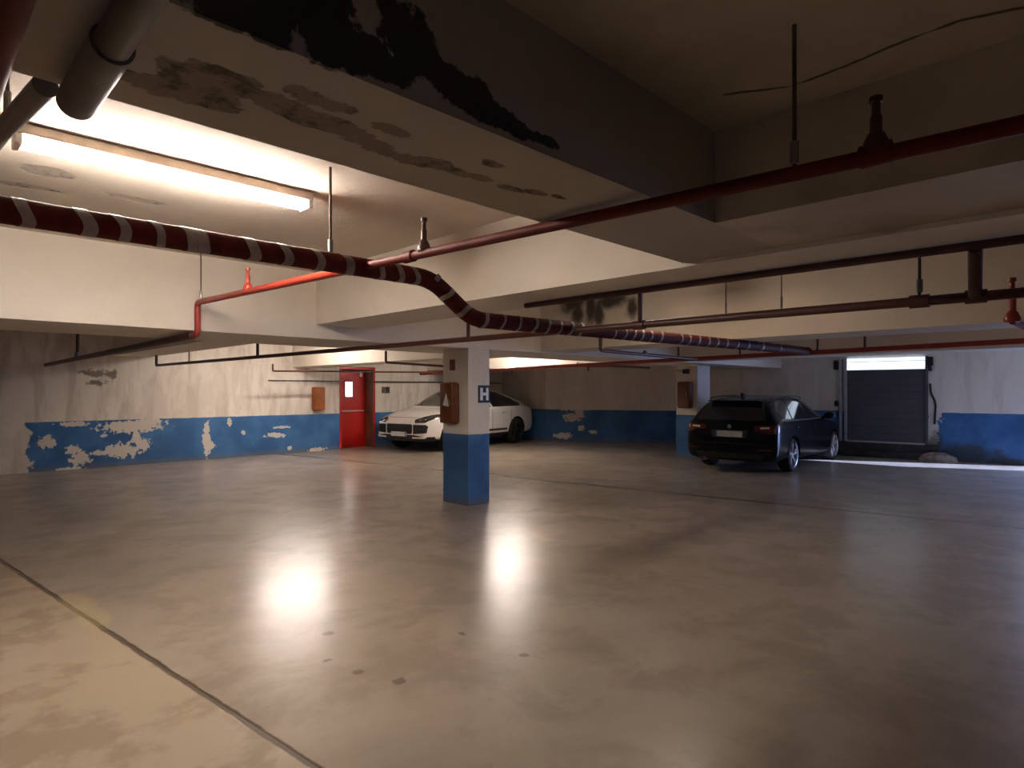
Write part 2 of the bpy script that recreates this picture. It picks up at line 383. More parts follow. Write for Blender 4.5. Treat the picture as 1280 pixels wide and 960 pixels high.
link('push_bar', pb, M['bar'], lf, True)['label'] = 'pale pink crash bar'
link('door_closer', BX(.28, .36, -.05, 0, 1.93, 2.06, .006), M['white'], lf)
b = BX(D1-.012, D1+.0, TL+.0, TL+.40, 0, DH); box(b, D0, D0+.012, TL, TL+.40, 0, DH); box(b, D0+.012, D1-.012, TL+.0, TL+.40, DH-.012, DH)
tag(link('trim_1', b, M['reveal'], rot=G45), kind='structure')
b = BX(D0-.05, D0, TL-.012, TL, 0, DH); box(b, D1, D1+.05, TL-.012, TL, 0, DH); box(b, D0-.05, D1+.05, TL-.012, TL, DH, DH+.06)
tag(link('trim_2', b, M['red_door'], rot=G45), kind='structure')
# grey shutter door in the right-hand wall, under a daylit transom, over a dark step
ang = math.atan2(-1.0, .0813)                       # along the wall, towards -t
tc = 3.98; o = empty('door_2', W(wr(tc)-.0, tc, 0), G45+ang); tag(o, kind='structure')
hw = .78                                            # local x along the wall (to the right), local -y out of it
k = 1
link('shutter_panel', BX(-hw, hw, -.05, .02, .36, 2.02), M['shutter'], o)
b = bmesh.new()
for i in range(10): box(b, -hw+.01, hw-.01, -.056, -.05, .40+i*.162, .40+i*.162+.150, .002)
link('shutter_slats', b, M['shutter'], o)
link('transom_pane', BX(-hw, hw, -.06, .0, 2.03, 2.30, .004), M['transom'], o)
link('transom_bar', box(BX(-hw, hw, -.075, -.0, 2.215, 2.228), -hw, hw, -.08, 0, 2.015, 2.035), M['frame_metal'], o)
link('door_post', BX(-hw-.06, -hw, -.10, .02, .34, 2.32, .006), M['frame_metal'], o)
link('door_post', BX(-hw-.17, -hw-.11, -.10, .0, .34, 2.30, .006), M['frame_metal'], o)
link('door_post', BX(hw, hw+.05, -.09, .02, .34, 2.32, .006), M['shutter'], o)
link('bottom_rail', BX(-hw, hw, -.085, -.0, .33, .37, .004), M['frame_metal'], o)
link('step', box(BX(-hw-.25, hw+.25, -.10, .02, 0, .33, .01), -hw-.1, hw+.1, -.26, -.10, 0, .14, .01), M['step'], o)
b = BX(hw+.01, hw+.15, -.12, -.02, 2.10, 2.30, .02); tube(b, [(hw+.08, -.07, 2.12), (hw+.10, -.07, 1.98)], .035)
tag(link('motor_box', b, M['black'], rot=G45+ang, loc=W(wr(tc), tc, 0)), 'black shutter motor box high beside the bright transom', 'motor')
b = TB([(hw+.09, -.03, 1.70), (hw+.10, -.05, 1.5), (hw+.17, -.05, 1.34), (hw+.19, -.03, 1.22), (hw+.17, -.03, .80)], .022, fillet=.08)  # added tube standing in for a dark edge of damaged wall
tag(link('wall_damage_stand_in', b, M['black'], smooth=True, rot=G45+ang, loc=W(wr(tc), tc, 0)), 'added stand-in for the dark irregular edge of damaged wall beside the grey shutter', 'cable')  # no cable here; the tube stands in for the damaged wall edge
b = BX(-hw-.30, -hw-.2, -.08, 0, 2.05, 2.28, .02)
tag(link('junction_box', b, M['black'], rot=G45+ang, loc=W(wr(tc), tc, 0)), 'small black box at the top left of the shutter frame', 'box')
b = BX(-hw-.28, -hw-.2, -.07, 0, 1.17, 1.30, .015)
tag(link('key_switch', b, M['black'], rot=G45+ang, loc=W(wr(tc), tc, 0)), 'small dark switch at waist height left of the shutter', 'switch')
b = bmesh.new(); bmesh.ops.create_icosphere(b, subdivisions=3, radius=1)
for v in b.verts:
    v.co = Vector((v.co.x*.38, v.co.y*.16, max(0, v.co.z)*.20))+Vector((random.uniform(-.02, .02), random.uniform(-.01, .01), 0))
p = W(wr(2.95)-.2, 2.95, 0)
tag(link('rubble_pile', b, M['rubble'], smooth=True, rot=G45+ang, loc=p), 'low heap of crumbled pinkish render against the blue wall', 'rubble')

# ------------------------------------------------------------------ fire cabinets and signs
def cabinet(cs, ct, z0, z1, w, face, mat, label, depth=.17):
    """face 's': hung on a face looking towards -s, centre along t; 't': on a face looking towards -t"""
    o = empty('fire_cabinet', W(cs, ct, z0), G45-math.pi/2 if face == 's' else G45)
    # local x to the right seen from the front, local -y out of the wall
    tag(o, label, 'fire cabinet', 'fire cabinets')
    h = z1-z0
    link('body', BX(-w/2, w/2, -depth+.03, 0, 0, h, .045, 4), mat, o, True)
    d = link('cover', BX(-w/2+.012, w/2-.012, -depth, -depth+.035, .012, h-.012, .016, 3), mat, o, True)
    link('handle', BX(w*.22, w*.30, -depth-.012, -depth, h*.44, h*.60, .004), M['steel'], d)
    return o, d
ls, lz = on_t(396, 500, TL)
cabinet(ls, TL, 1.04, 1.64, .31, 't', M['cabinet'], 'orange-brown rounded fire cabinet on the cream wall beside the red door')
o, d = cabinet(PS, PT+.315, 1.09, 1.66, .30, 's', M['cabinet_dk'], 'dark red-brown fire cabinet on the nearest pillar, pale triangle on its front', .13)
bm = bmesh.new()
q = [(-.06, .26), (.06, .24), (.04, .34), (.005, .42)]  # painted highlight: a pale shape standing in for a glint on the cover
lo = [bm.verts.new((x, -.131, z)) for x, z in q]; hi = [bm.verts.new((x, -.134, z)) for x, z in q]
bm.faces.new(lo); bm.faces.new(hi[::-1])
for i in range(4): bm.faces.new((lo[i], lo[(i+1) % 4], hi[(i+1) % 4], hi[i]))
link('painted_highlight', bm, M['white'], d)['label'] = 'pale triangular painted highlight'
cabinet(QS, QT+.27, 1.14, 1.75, .33, 's', M['cabinet_dk'], 'dark brown fire cabinet on the far white pillar beside the black car')
# square sign on the right face of the near pillar
o = empty('hydrant_sign', W(PS+.28, PT, 1.50), G45); tag(o, 'black-framed square sign with a white H on the near pillar', 'sign')
link('plate', BX(-.105, .105, -.012, 0, -.12, .12, .003), M['black'], o)
b = BX(-.075, -.03, -.016, -.012, -.085, .085); box(b, .035, .075, -.016, -.012, -.085, .085); box(b, -.03, .035, -.016, -.012, -.02, .02)
link('letter', b, M['white'], o)['label'] = 'white letter H'
o = empty('number_sign', W(PS, PT+.33, 1.90), G45-math.pi/2); tag(o, 'small dull red plate near the top of the near pillar', 'sign')
link('plate', BX(-.055, .055, -.008, 0, -.075, .075, .002), M['sign_red'], o)
link('mark', BX(-.03, .03, -.011, -.008, -.045, .045, .001), M['cabinet_dk'], o)
o = empty('wall_sign', W(on_t(482, 487, TL)[0], TL, 1.56), G45); tag(o, 'small grey pictogram sign on the wall between red door and white car', 'sign')
link('plate', BX(-.13, .13, -.010, 0, -.09, .09, .002), M['sign_grey'], o)
link('mark', BX(.0, .12, -.014, -.010, -.05, .085, .002), M['black'], o)
o = empty('alarm_box', W(QS, QT+.27, 1.98), G45-math.pi/2); tag(o, 'small dark alarm box above the fire cabinet on the far pillar', 'alarm')
link('housing', BX(-.075, .075, -.07, 0, -.045, .055, .012), M['black'], o)
link('cable', TB([(-.07, -.02, .0), (-.16, -.015, .03), (-.26, -.012, .035)], .008, n=6), M['sign_grey'], o)

# ------------------------------------------------------------------ lamps
def lamp(s0, s1, t, mat, label, z=ZC):
    o = empty('fluorescent_lamp', W((s0+s1)/2, t, z-.003), G45); tag(o, label, 'lamp', 'fluorescent batten lamps')
    h = (s1-s0)/2
    link('housing', BX(-h, h, -.055, .055, -.055, 0, .006), M['housing'], o)
    for dy in (-.035, .045): link('lamp_tube', TB([(-h+.03, dy+.01, -.085), (h-.03, dy+.01, -.085)], .014, n=10), mat, o, True)
    b = BX(-h, -h+.03, -.05, .08, -.105, -.05, .004)
    link('lamp_holder', b, M['white'], o); link('lamp_holder', BX(h-.03, h, -.05, .08, -.105, -.05, .004), M['white'], o)
    return o
lamp(.40, 1.92, 3.80, M['tube'], 'glaring fluorescent lamp on the ceiling above the taped red pipe')
lamp(5.0, 6.5, 12.0, M['tube2'], 'fluorescent lamp lighting the bay by the peeling blue wall')
lamp(9.45, 10.95, 10.4, M['tube2'], 'fluorescent lamp lighting the bay in front of the white car')
lamp(4.6, 6.1, 3.2, M['tube3'], 'dim fluorescent lamp in the bay behind the first cross beam')
lamp(8.6, 10.1, -2.2, M['tube3'], 'dim fluorescent lamp over the red main pipe in the bay by the shutter')

# ------------------------------------------------------------------ pipes (grid coordinates)
def sprinkler(o, s, t, z, h, mat=None, r=.016):
    """an upright head standing on a pipe"""
    b = lathe(bmesh.new(), [(0, -.01), (r*2.1, -.01), (r*2.3, r*.6), (r*1.5, r*2.6), (r, r*3.2), (r, h*.62), (r*.75, h*.66), (r*.72, h*.88), (r*1.1, h*.90), (r*1.1, h), (0, h)], n=14, cen=(s, t, z))
    return link('sprinkler_head', b, mat or M['pipe_dark'], o, True)
def hanger(o, s, t, z, top, r=.006, turn=False):
    q = link('hanger_rod', TB([(s, t, z), (s, t, top)], r, n=8), M['rod'], o, True)
    b = lathe(bmesh.new(), [(0, 0), (r*2.0, 0), (r*2.0, .07), (0, .07)], n=8, cen=(s, t, z+.03))
    link('turnbuckle', b, M['steel'], q, True); return q
def pipe(name, pts, r, mat, label, cat='pipe', group='sprinkler pipes', fillet=.05, couplings=()):
    o = empty(name, (0, 0, 0), G45); tag(o, label, cat, group)
    link('pipe_run', TB(pts, r, fillet=fillet, n=14), mat, o, True)
    for (s, t, z, d) in couplings:
        a = Vector((s, t, z)); dv = Vector(d).normalized()*r*1.7
        link('coupling', TB([a-dv, a+dv], r*1.35, n=14), mat, o, True)
    return o
zp = lambda t: 2.213+.0262*t
P1 = pipe('sprinkler_pipe', [(2.0, -3, zp(-3)), (2.0, 3.21, zp(3.21))], .024, M['pipe_red_shaded'], 'shade-darkened red pipe crossing the near dark ceiling to the taped pipe',
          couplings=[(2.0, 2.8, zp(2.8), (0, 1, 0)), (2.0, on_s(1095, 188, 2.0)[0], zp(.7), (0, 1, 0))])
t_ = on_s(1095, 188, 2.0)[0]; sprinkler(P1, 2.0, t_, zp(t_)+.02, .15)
t_ = on_s(530, 315, 2.0)[0]; sprinkler(P1, 2.0, t_, zp(t_)+.02, .17)
t_ = on_s(993, 210, 2.0)[0]; hanger(P1, 2.0, t_, zp(t_), ZN, .007)
P2 = pipe('sprinkler_pipe', [(2.0, 3.31, zp(3.31)), (2.0, 6.17, zp(6.17)), (2.0, 6.17, 2.075), (2.0, 6.32, 2.075)], .027, M['pipe_red'],
          'bright red pipe that drops in an elbow in front of the white beam')
link('pipe_run', TB([(2.0, 6.30, 2.075), (2.0, 14.45, 2.03)], .036, n=14), M['pipe_dark'], P2, True)['label'] = 'lower run, shade painted in as dark brown'  # shade past the elbow put into this run's colour and radius
t_ = on_s(310, 366, 2.0)[0]; sprinkler(P2, 2.0, t_, zp(t_)+.02, .17, M['pipe_red'])
hanger(P2, 2.0, 6.08, zp(6.08), ZC, .006)
for px in (97, 38):
    t_ = on_s(px, 445, 2.0)[0]; hanger(P2, 2.0, t_, 2.04, ZC, .022)
# taped pipe
wz = 2.29; WT = 3.26
Wp = [(-3.5, WT, wz), (2.50, WT, wz), (2.86, WT, 2.05), (5.5, WT, 2.075), (9.28, WT, 2.115)]
Wo = empty('insulated_pipe', (0, 0, 0), G45); tag(Wo, 'thick dark red pipe wrapped in grey tape bands, dipping below the beam', 'pipe')
link('pipe_run', TB(Wp, .057, fillet=.12, n=18), M['pipe_insul'], Wo, True)
def band(a, b, u, tilt, wd, r=.0595):
    a = Vector(a); b = Vector(b); d = (b-a).normalized(); p = a.lerp(b, u)
    bm = bmesh.new(); n = 18
    up = Vector((0, 0, 1)); x = (up-d*up.dot(d)).normalized(); y = d.cross(x); R = []
    for e in (-wd/2, wd/2):
        R.append([bm.verts.new(p+x*r*math.cos(2*math.pi*k/n)+y*r*math.sin(2*math.pi*k/n)+d*(e+tilt*math.cos(2*math.pi*k/n+.5)+.004*math.sin(k*1.05+u*40))) for k in range(n)])
    R += [[bm.verts.new(p+(v.co-p-d*(v.co-p).dot(d))*.93+d*(v.co-p).dot(d)) for v in q] for q in R]
    for A, B in ((R[0], R[1]), (R[2], R[0]), (R[1], R[3])):
        for k in range(n): bm.faces.new((A[k], A[(k+1) % n], B[(k+1) % n], B[k]))
    link('tape_band', bm, M['tape'], Wo, True)
for px in (25, 103, 148, 193, 232, 246, 310, 352, 393, 430, 470, 494, 514):
    s, z = on_t(px, 300, WT); u = (s+3.5)/6.0
    if u < .985: band(Wp[0], Wp[1], u, -.024, .048+.012*math.sin(px))
for u in (.05, .38, .78): band(Wp[1], Wp[2], u, .02, .035)
for px in (588, 604, 626, 646, 666, 682, 697, 711, 723, 765, 778, 789, 799, 810, 823, 836, 848, 858, 870, 882, 893, 905, 918, 932, 950, 972):
    s, z = on_t(px, 410, WT)
    i = 2 if s < 5.5 else 3; a, b2 = Wp[i], Wp[i+1]; u = (s-a[0])/(b2[0]-a[0])
    if .01 < u < .99: band(a, b2, u, .022, .028+.008*math.sin(px))
s, z = on_t(413, 310, WT); hanger(Wo, s, WT, wz+.03, ZC, .008)
s, z = on_t(253, 310, WT); hanger(Wo, s-.9, WT, wz+.03, ZC, .008)
s, z = on_t(944, 424, WT); sprinkler(Wo, s, WT, 2.13, .42, r=.02)
# pipes parallel to the cross beams
def q1(t): return 2.232
Q1 = pipe('sprinkler_pipe', [(3.66, -3, 2.245), (3.66, 3.5, 2.245)], .022, M['pipe_dark'], 'dark pipe hugging the underside of the first cross beam')
for px, r in ((1219, .030), (800, .017)):
    a, b2 = on_s(px, 340, 3.66)[0], on_s(px, 340, 3.95)[0]
    q = link('riser', TB([(3.66, a, 2.235), (3.95, b2, 2.04)], r, n=12), M['pipe_dark'], Q1, True)
sl = lambda t: 3.99-.019*t
zs = lambda t: 2.038+.0012*t
S1 = pipe('sprinkler_pipe', [(sl(-3), -3, zs(-3)), (sl(3.19), 3.19, zs(3.19))], .027, M['pipe_dark'], 'dark pipe below the cross beam, running from the taped pipe past the grey shutter',
          couplings=[(sl(on_s(px, 390, 3.95)[0]), on_s(px, 390, 3.95)[0], zs(1), (0, 1, 0)) for px in (1219, 800, 1148)])
t_ = on_s(1148, 370, 3.95)[0]; hanger(S1, sl(t_), t_, zs(t_)+.02, ZC, .008)
for px in (907, 976):
    t_ = on_s(px, 390, 3.95)[0]; hanger(S1, sl(t_), t_, zs(t_), ZC, .0035)
S2 = pipe('sprinkler_pipe', [(sl(3.33), 3.33, zs(3.33)), (sl(13.9), 13.9, zs(13.9)), (sl(13.9), 13.9, 2.262)], .026, M['pipe_dark'], 'thin dark pipe running from the taped pipe over the near pillar towards the peeling wall', fillet=.03)
for px, top, r in ((243, 2.264, .012), (325, 2.264, .022), (580, 2.118 if 0 else ZC, .018)):
    t_ = on_s(px, 440, 3.85)[0]
    link('hanger_rod', TB([(sl(t_), t_, zs(t_)), (sl(t_), t_, top)], r, n=8), M['pipe_dark'], S2, True)
zr = lambda t: 2.142-.0140*t
Rp = pipe('sprinkler_pipe', [(9.34, -3.5, zr(-3.5)), (9.34, 12.6, zr(12.6))], .034, M['pipe_red'], 'long red main pipe low under the beams, passing above the black car')
for px in (1022, 1081, 925, 848):
    t_ = on_s(px, 435, 9.34)[0]
    link('hanger_rod', TB([(9.34, t_, zr(t_)), (9.34, t_, ZC if t_ < 6.2 else 2.125)], .016, n=8), M['pipe_dark'], Rp, True)
for px in (735, 640):
    t_ = on_s(px, 455, 9.34)[0]
    link('hanger_rod', TB([(9.34, t_, zr(t_)), (9.34, t_, zr(t_)-.12)], .016, n=8), M['pipe_dark'], Rp, True)
pb = pipe('sprinkler_pipe', [(6.68, 5.0, 2.32), (6.68, 5.0, 2.085), (9.29, 5.0, 2.06)], .024, M['pipe_dark'], 'short dark branch pipe in front of the far white pillar, feeding the red main', fillet=.04)
sprinkler(pb, 7.75, 5.0, 2.085, .05, M['brass'])
pc = pipe('sprinkler_pipe', [(5.5, .57, 2.035), (9.29, .57, 2.10)], .024, M['pipe_red_matte'], 'red branch pipe with a tall riser near the right-hand end of the red main')
sprinkler(pc, 5.5, .57, 2.035, .30, M['pipe_red'], .022)
pipe('sprinkler_pipe', [(5.95, 13.5, 2.14), (5.95, 13.5, 1.985), (9.2, 13.5, 2.03), (11.05, 13.5, 2.06)], .02, M['pipe_dark'], 'thin dark pipe running above the red door towards the white car', fillet=.03)
pd = pipe('sprinkler_pipe', [(6.6, 10.0, 2.30), (6.6, 10.0, 2.085), (9.29, 10.0, 2.02)], .024, M['pipe_dark'], 'short dark branch pipe above the bonnet of the white car', fillet=.04)
pe = pipe('sprinkler_pipe', [(9.39, 8.0, 2.03), (11.05, 8.0, 2.085), (12.6, 8.0, 2.085)], .024, M['pipe_dark'], 'short dark branch pipe behind the near pillar, beyond the red main', fillet=.04)
sprinkler(pe, 9.9, 8.0, 2.06, .06, M['brass'])
cz = on_t(415, 476.5, TL)[1]
b = TB([(on_t(335, 476, TL)[0], TL-.02, cz), (D0-.06, TL-.02, cz)], .016, n=8); tube(b, [(D1+.06, TL-.02, cz), (14.15, TL-.02, cz+.0)], .016, n=8)
tag(link('conduit', b, M['sign_grey'], smooth=True, rot=G45), 'thin grey conduit along the cream wall at the height of the red door window', 'conduit')
# drain pipes and the red pipe at the top left
o = empty('drain_pipe', (0, 0, 0), G45); tag(o, 'thick brown-grey drain pipe with a socket end under the near beam', 'pipe')
link('pipe_run', TB([(.31, -2.0, 2.25), (.31, 1.70, 2.25)], .034, n=20), M['pvc'], o, True)
link('socket', TB([(.31, 1.45, 2.25), (.31, 1.70, 2.25), (.31, 1.81, 2.25)], .041, n=22), M['pvc'], o, True)
o = empty('drain_pipe', (0, 0, 0), G45); tag(o, 'thin brown-grey drain pipe emerging behind the near beam beside the thick one', 'pipe')
link('pipe_run', TB([(.255, 1.845, 2.285), (.228, 2.45, 2.345), (.20, 3.6, 2.45)], .027, n=16), M['pvc'], o, True)
hanger(o, .235, 2.36, 2.34, ZC, .005)
pipe('sprinkler_pipe', [(.135, -1.5, 2.20), (.135, 6.2, 2.20)], .030, M['pipe_red_shaded'], 'shade-darkened red pipe with a shiny edge close overhead, next to the drain pipes', couplings=())

# ------------------------------------------------------------------ cars
def body_mesh(st, wheels, wr_, mats, well_w=.30):
    """closed body lofted through stations, smoothed, wheel arches cut out. Returns (mesh, bvh of the uncut body)."""
    bm = bmesh.new(); rings = []
    for (x, zb, zt, w, zl, wt, ed) in st:
        half = [(0, zb), (.62*w, zb), (.92*w, zb+.02), (.985*w, zb+.11), (w, zb+.50*(zl-zb)), (.992*w, zl-.09), (.955*w, zl),
                (wt+.46*(.955*w-wt), zl+.52*(zt-ed-zl)), (wt, zt-ed), (.74*wt, zt-ed*.28), (0, zt)]
        full = half+[(-y, z) for y, z in half[-2:0:-1]]
        rings.append([bm.verts.new((x, y, z)) for y, z in full])
    n = len(rings[0])
    for A, B in zip(rings[:-1], rings[1:]):
        for k in range(n): bm.faces.new((A[k], A[(k+1) % n], B[(k+1) % n], B[k]))
    for rg in (rings[0], rings[-1]):                                  # caps: strips across from side to side
        for k in range(1, n//2-1):
            a, b_, c, d = rg[k], rg[k+1], rg[n-k-1], rg[n-k]
            bm.faces.new((a, b_, c, d))
        bm.faces.new((rg[0], rg[1], rg[n-1])); bm.faces.new((rg[n//2-1], rg[n//2], rg[n//2+1]))
    bmesh.ops.recalc_face_normals(bm, faces=bm.faces)
    cl = bm.edges.layers.float.new('crease_edge')
    for rg in rings:
        pass
    for A, B in zip(rings[:-1], rings[1:]):
        for k in (6, n-6):
            e = bm.edges.get((A[k], B[k]))
            if e: e[cl] = .55
    me = bpy.data.meshes.new('tmp'); bm.to_mesh(me); bm.free()
    for f in me.polygons: f.use_smooth = True
    for m_ in mats: me.materials.append(m_)
    ob = bpy.data.objects.new('tmp', me); C.objects.link(ob)
    sd = ob.modifiers.new('s', 'SUBSURF'); sd.levels = 2; sd.render_levels = 2
    dg = bpy.context.evaluated_depsgraph_get(); dg.update()
    full = bpy.data.meshes.new_from_object(ob.evaluated_get(dg))
    b2 = bmesh.new(); b2.from_mesh(full); bvh = BVHTree.FromBMesh(b2); b2.free()
    cut = bmesh.new()
    for x, y in wheels:
        sgn = 1 if y > 0 else -1
        lathe(cut, [(0, sgn*(abs(y)-.20)), (wr_+.055, sgn*(abs(y)-.20)), (wr_+.055, sgn*(abs(y)+.5)), (0, sgn*(abs(y)+.5))], axis='y', n=40, cen=(x, 0, wr_+.0))
    bmesh.ops.recalc_face_normals(cut, faces=cut.faces)
    cm = bpy.data.meshes.new('cut'); cut.to_mesh(cm); cut.free(); cm.materials.append(mats[1])
    co = bpy.data.objects.new('cut', cm); C.objects.link(co)
    bo = ob.modifiers.new('b', 'BOOLEAN'); bo.operation = 'DIFFERENCE'; bo.object = co; bo.solver = 'EXACT'; bo.material_mode = 'TRANSFER'
    dg = bpy.context.evaluated_depsgraph_get(); dg.update()
    res = bpy.data.meshes.new_from_object(ob.evaluated_get(dg))
    bpy.data.objects.remove(ob); bpy.data.objects.remove(co)
    b3 = bmesh.new(); b3.from_mesh(res)
    for f in b3.faces: f.smooth = True
    for e in b3.edges: e.smooth = not (len(e.link_faces) == 2 and e.calc_face_angle(0) > math.radians(38))
    b3.to_mesh(res); b3.free()
    return res, bvh
def patch(bvh, poly, view, off=.006, edge=.05, th=.012):
    """a thin shaped piece lying on the body: poly in the plane seen from `view`, pressed onto it"""
    V = {'left': (lambda a, b: Vector((a, 3, b)), Vector((0, -1, 0))), 'right': (lambda a, b: Vector((a, -3, b)), Vector((0, 1, 0))),
         'front': (lambda a, b: Vector((8, a, b)), Vector((-1, 0, 0))), 'rear': (lambda a, b: Vector((-5, a, b)), Vector((1, 0, 0))),
         'top': (lambda a, b: Vector((a, b, 5)), Vector((0, 0, -1)))}[view]
    bm = bmesh.new(); bm.faces.new([bm.verts.new((a, b, 0)) for a, b in poly])
    bmesh.ops.triangulate(bm, faces=bm.faces[:])
    for _ in range(7):
        es = [e for e in bm.edges if e.calc_length() > edge]
        if not es: break
        bmesh.ops.subdivide_edges(bm, edges=es, cuts=1); bmesh.ops.triangulate(bm, faces=[f for f in bm.faces if len(f.verts) > 3])
    nor = {}
    kill = []
    for v in bm.verts:
        hit = bvh.ray_cast(V[0](v.co.x, v.co.y), V[1])
        if hit[0] is None: kill.append(v); continue
        nn = hit[1] if hit[1].dot(V[1]) < 0 else -hit[1]
        v.co = hit[0]+nn*off; nor[v] = nn
    if kill: bmesh.ops.delete(bm, geom=kill, context='VERTS')
    be = [e for e in bm.edges if e.is_boundary]
    r = bmesh.ops.extrude_edge_only(bm, edges=be)
    for v in [g for g in r['geom'] if isinstance(g, bmesh.types.BMVert)]:
        src = min((e.other_vert(v) for e in v.link_edges if e.other_vert(v) in nor), key=lambda q: (q.co-v.co).length, default=None)
        if src: v.co = src.co-nor[src]*(off+th)
    return bm
def wheel(parent, x, y, r, w, mats, spokes=5):
    """mats: tyre, rim, dark"""
    s = 1 if y > 0 else -1
    o = link('wheel', lathe(bmesh.new(), [(r*.70, -w/2), (r*.90, -w/2), (r*.975, -w/2+.025), (r, -w/2+.06), (r, w/2-.06), (r*.975, w/2-.025), (r*.90, w/2), (r*.70, w/2), (r*.68, 0), (r*.70, -w/2)], axis='y', n=40), mats[0], parent, True, loc=(x, y, r))
    yo = s*w/2
    lathe_p = [(r*.70, yo), (r*.74, yo+s*.006), (r*.72, yo-s*.02), (r*.66, yo-s*.09), (r*.66, yo-s*.10), (r*.70, yo)]
    rb = lathe(bmesh.new(), lathe_p, axis='y', n=40)
    for k in range(spokes):
        a = 2*math.pi*k/spokes+.3
        for da in (-.17, .17):
            p0 = Vector((math.cos(a+da*.6)*r*.10, yo-s*.035, math.sin(a+da*.6)*r*.10)); p1 = Vector((math.cos(a+da)*r*.68, yo-s*.02, math.sin(a+da)*r*.68))
            tube(rb, [p0, p1], r*.05, n=6)
    lathe(rb, [(0, yo-s*.015), (r*.13, yo-s*.018), (r*.16, yo-s*.05), (0, yo-s*.05)], axis='y', n=20)
    link('rim', rb, mats[1], o, True)
    link('brake_disc', lathe(bmesh.new(), [(0, yo-s*.10), (r*.6, yo-s*.10), (r*.6, yo-s*.12), (0, yo-s*.12)], axis='y', n=30), mats[2], o, True)
    return o
def mirror_(parent, x, y, z, mat):
    s = 1 if y > 0 else -1
    b = bmesh.new(); bmesh.ops.create_uvsphere(b, u_segments=16, v_segments=10, radius=1)
    for v in b.verts: v.co = Vector((x+v.co.x*.075+(.03 if v.co.x > 0 else 0)*v.co.x, y+s*.12+v.co.y*.115, z+.07+v.co.z*.075))
    tube(b, [(x, y-s*.06, z), (x+.01, y+s*.07, z+.04)], .03, n=8)
    return link('door_mirror', b, mat, parent, True)

def paint(name, c, rough=.25, metal=0.0):
    return plain(name, c, rough, metal, var=.02, scale=2, coat=1.0)
M['suv_paint'] = paint('white_car_paint', (.72, .70, .67, 1), .35)
M['wagon_paint'] = plain('black_blue_car_paint', (.0025, .003, .005, 1), .22, var=.02, scale=2, spec=.2)
M['glass'] = plain('dark_car_glass', (.010, .012, .014, 1), .05, var=.02, spec=.8)
M['glass_front'] = plain('grey_windscreen', (.05, .045, .04, 1), .06, var=.05, spec=.8)
M['tyre'] = plain('tyre_rubber', (.010, .010, .010, 1), .8)
M['rim'] = plain('silver_alloy', (.62, .62, .64, 1), .3, .85)
M['rim_dk'] = plain('dark_alloy', (.035, .035, .035, 1), .4, .6)
M['well'] = plain('wheel_well_black', (.006, .006, .006, 1), .9)
M['grille'] = plain('black_grille', (.010, .009, .009, 1), .45, var=.3, scale=40)
M['plate'] = plain('number_plate', (.62, .62, .60, 1), .45, var=.14, scale=26)
M['lampglass'] = plain('headlight_glass', (.06, .055, .05, 1), .08, var=.35, scale=22, spec=.9)
M['chrome'] = plain('chrome', (.75, .75, .75, 1), .15, 1.0, var=.03)
M['tail'] = plain('tail_lamp_red', (.09, .005, .005, 1), .15, spec=.6)
M['tail_clear'] = plain('tail_lamp_clear', (.62, .56, .52, 1), .12, spec=.9)
M['plateblue'] = plain('plate_blue', (.04, .09, .35, 1), .5)

def car(name, origin, rot, label, st, wheels, wrad, wwid, paintm, rim):
    o = empty(name, origin, rot); tag(o, label, 'car')
    me, bvh = body_mesh(st, wheels, wrad, [paintm, M['well']])
    me.name = 'body'; b = bpy.data.objects.new('body', me); C.objects.link(b); b.parent = o
    for x, y in wheels: wheel(o, x, y, wrad, wwid, (M['tyre'], rim, M['rim_dk']))
    return o, bvh, b
# ---- white coupe-backed SUV, nose towards the viewer
ust = [(-1.03, .46, .80, .66, .72, .60, .03), (-.99, .36, 1.02, .86, .93, .72, .04), (-.82, .30, 1.14, .93, 1.02, .76, .04), (-.42, .28, 1.31, .965, 1.07, .66, .05),
       (.1, .27, 1.48, .97, 1.08, .62, .05), (.7, .26, 1.585, .97, 1.07, .61, .05), (1.2, .26, 1.62, .97, 1.05, .61, .05), (1.6, .26, 1.60, .97, 1.04, .61, .05), (2.0, .26, 1.47, .97, 1.04, .64, .05),
       (2.35, .26, 1.25, .97, 1.04, .72, .04), (2.60, .26, 1.12, .97, 1.02, .80, .03), (2.9, .27, 1.075, .97, .985, .80, .04), (3.3, .27, 1.02, .955, .92, .76, .05), (3.58, .27, .95, .91, .84, .70, .06),
       (3.76, .28, .85, .84, .75, .64, .06), (3.84, .33, .72, .76, .66, .58, .04)]
uw = [(0, .81), (0, -.81), (2.895, .81), (2.895, -.81)]
un = W(0, -1)                                       # car's left side looks towards -t
sa = math.atan2(-2.35, -1.65); sn = Vector((-math.sin(sa), math.cos(sa), 0))
org = Vector((.13, 18.08, 0))-sn*.93
suv, ub, _b = car('suv', org, sa, 'white coupe-backed SUV parked nose out behind the near pillar', ust, uw, .372, .26, M['suv_paint'], M['rim_dk'])
def P_(name, bvh, poly, view, mat, par, **k): return link(name, patch(bvh, poly, view, **k), mat, par, True)
P_('windscreen', ub, [(-.70, 1.13), (.70, 1.13), (.56, 1.53), (-.56, 1.53)], 'front', M['glass_front'], suv)
P_('rear_window', ub, [(-.58, 1.17), (.58, 1.17), (.52, 1.46), (-.52, 1.46)], 'rear', M['glass'], suv)
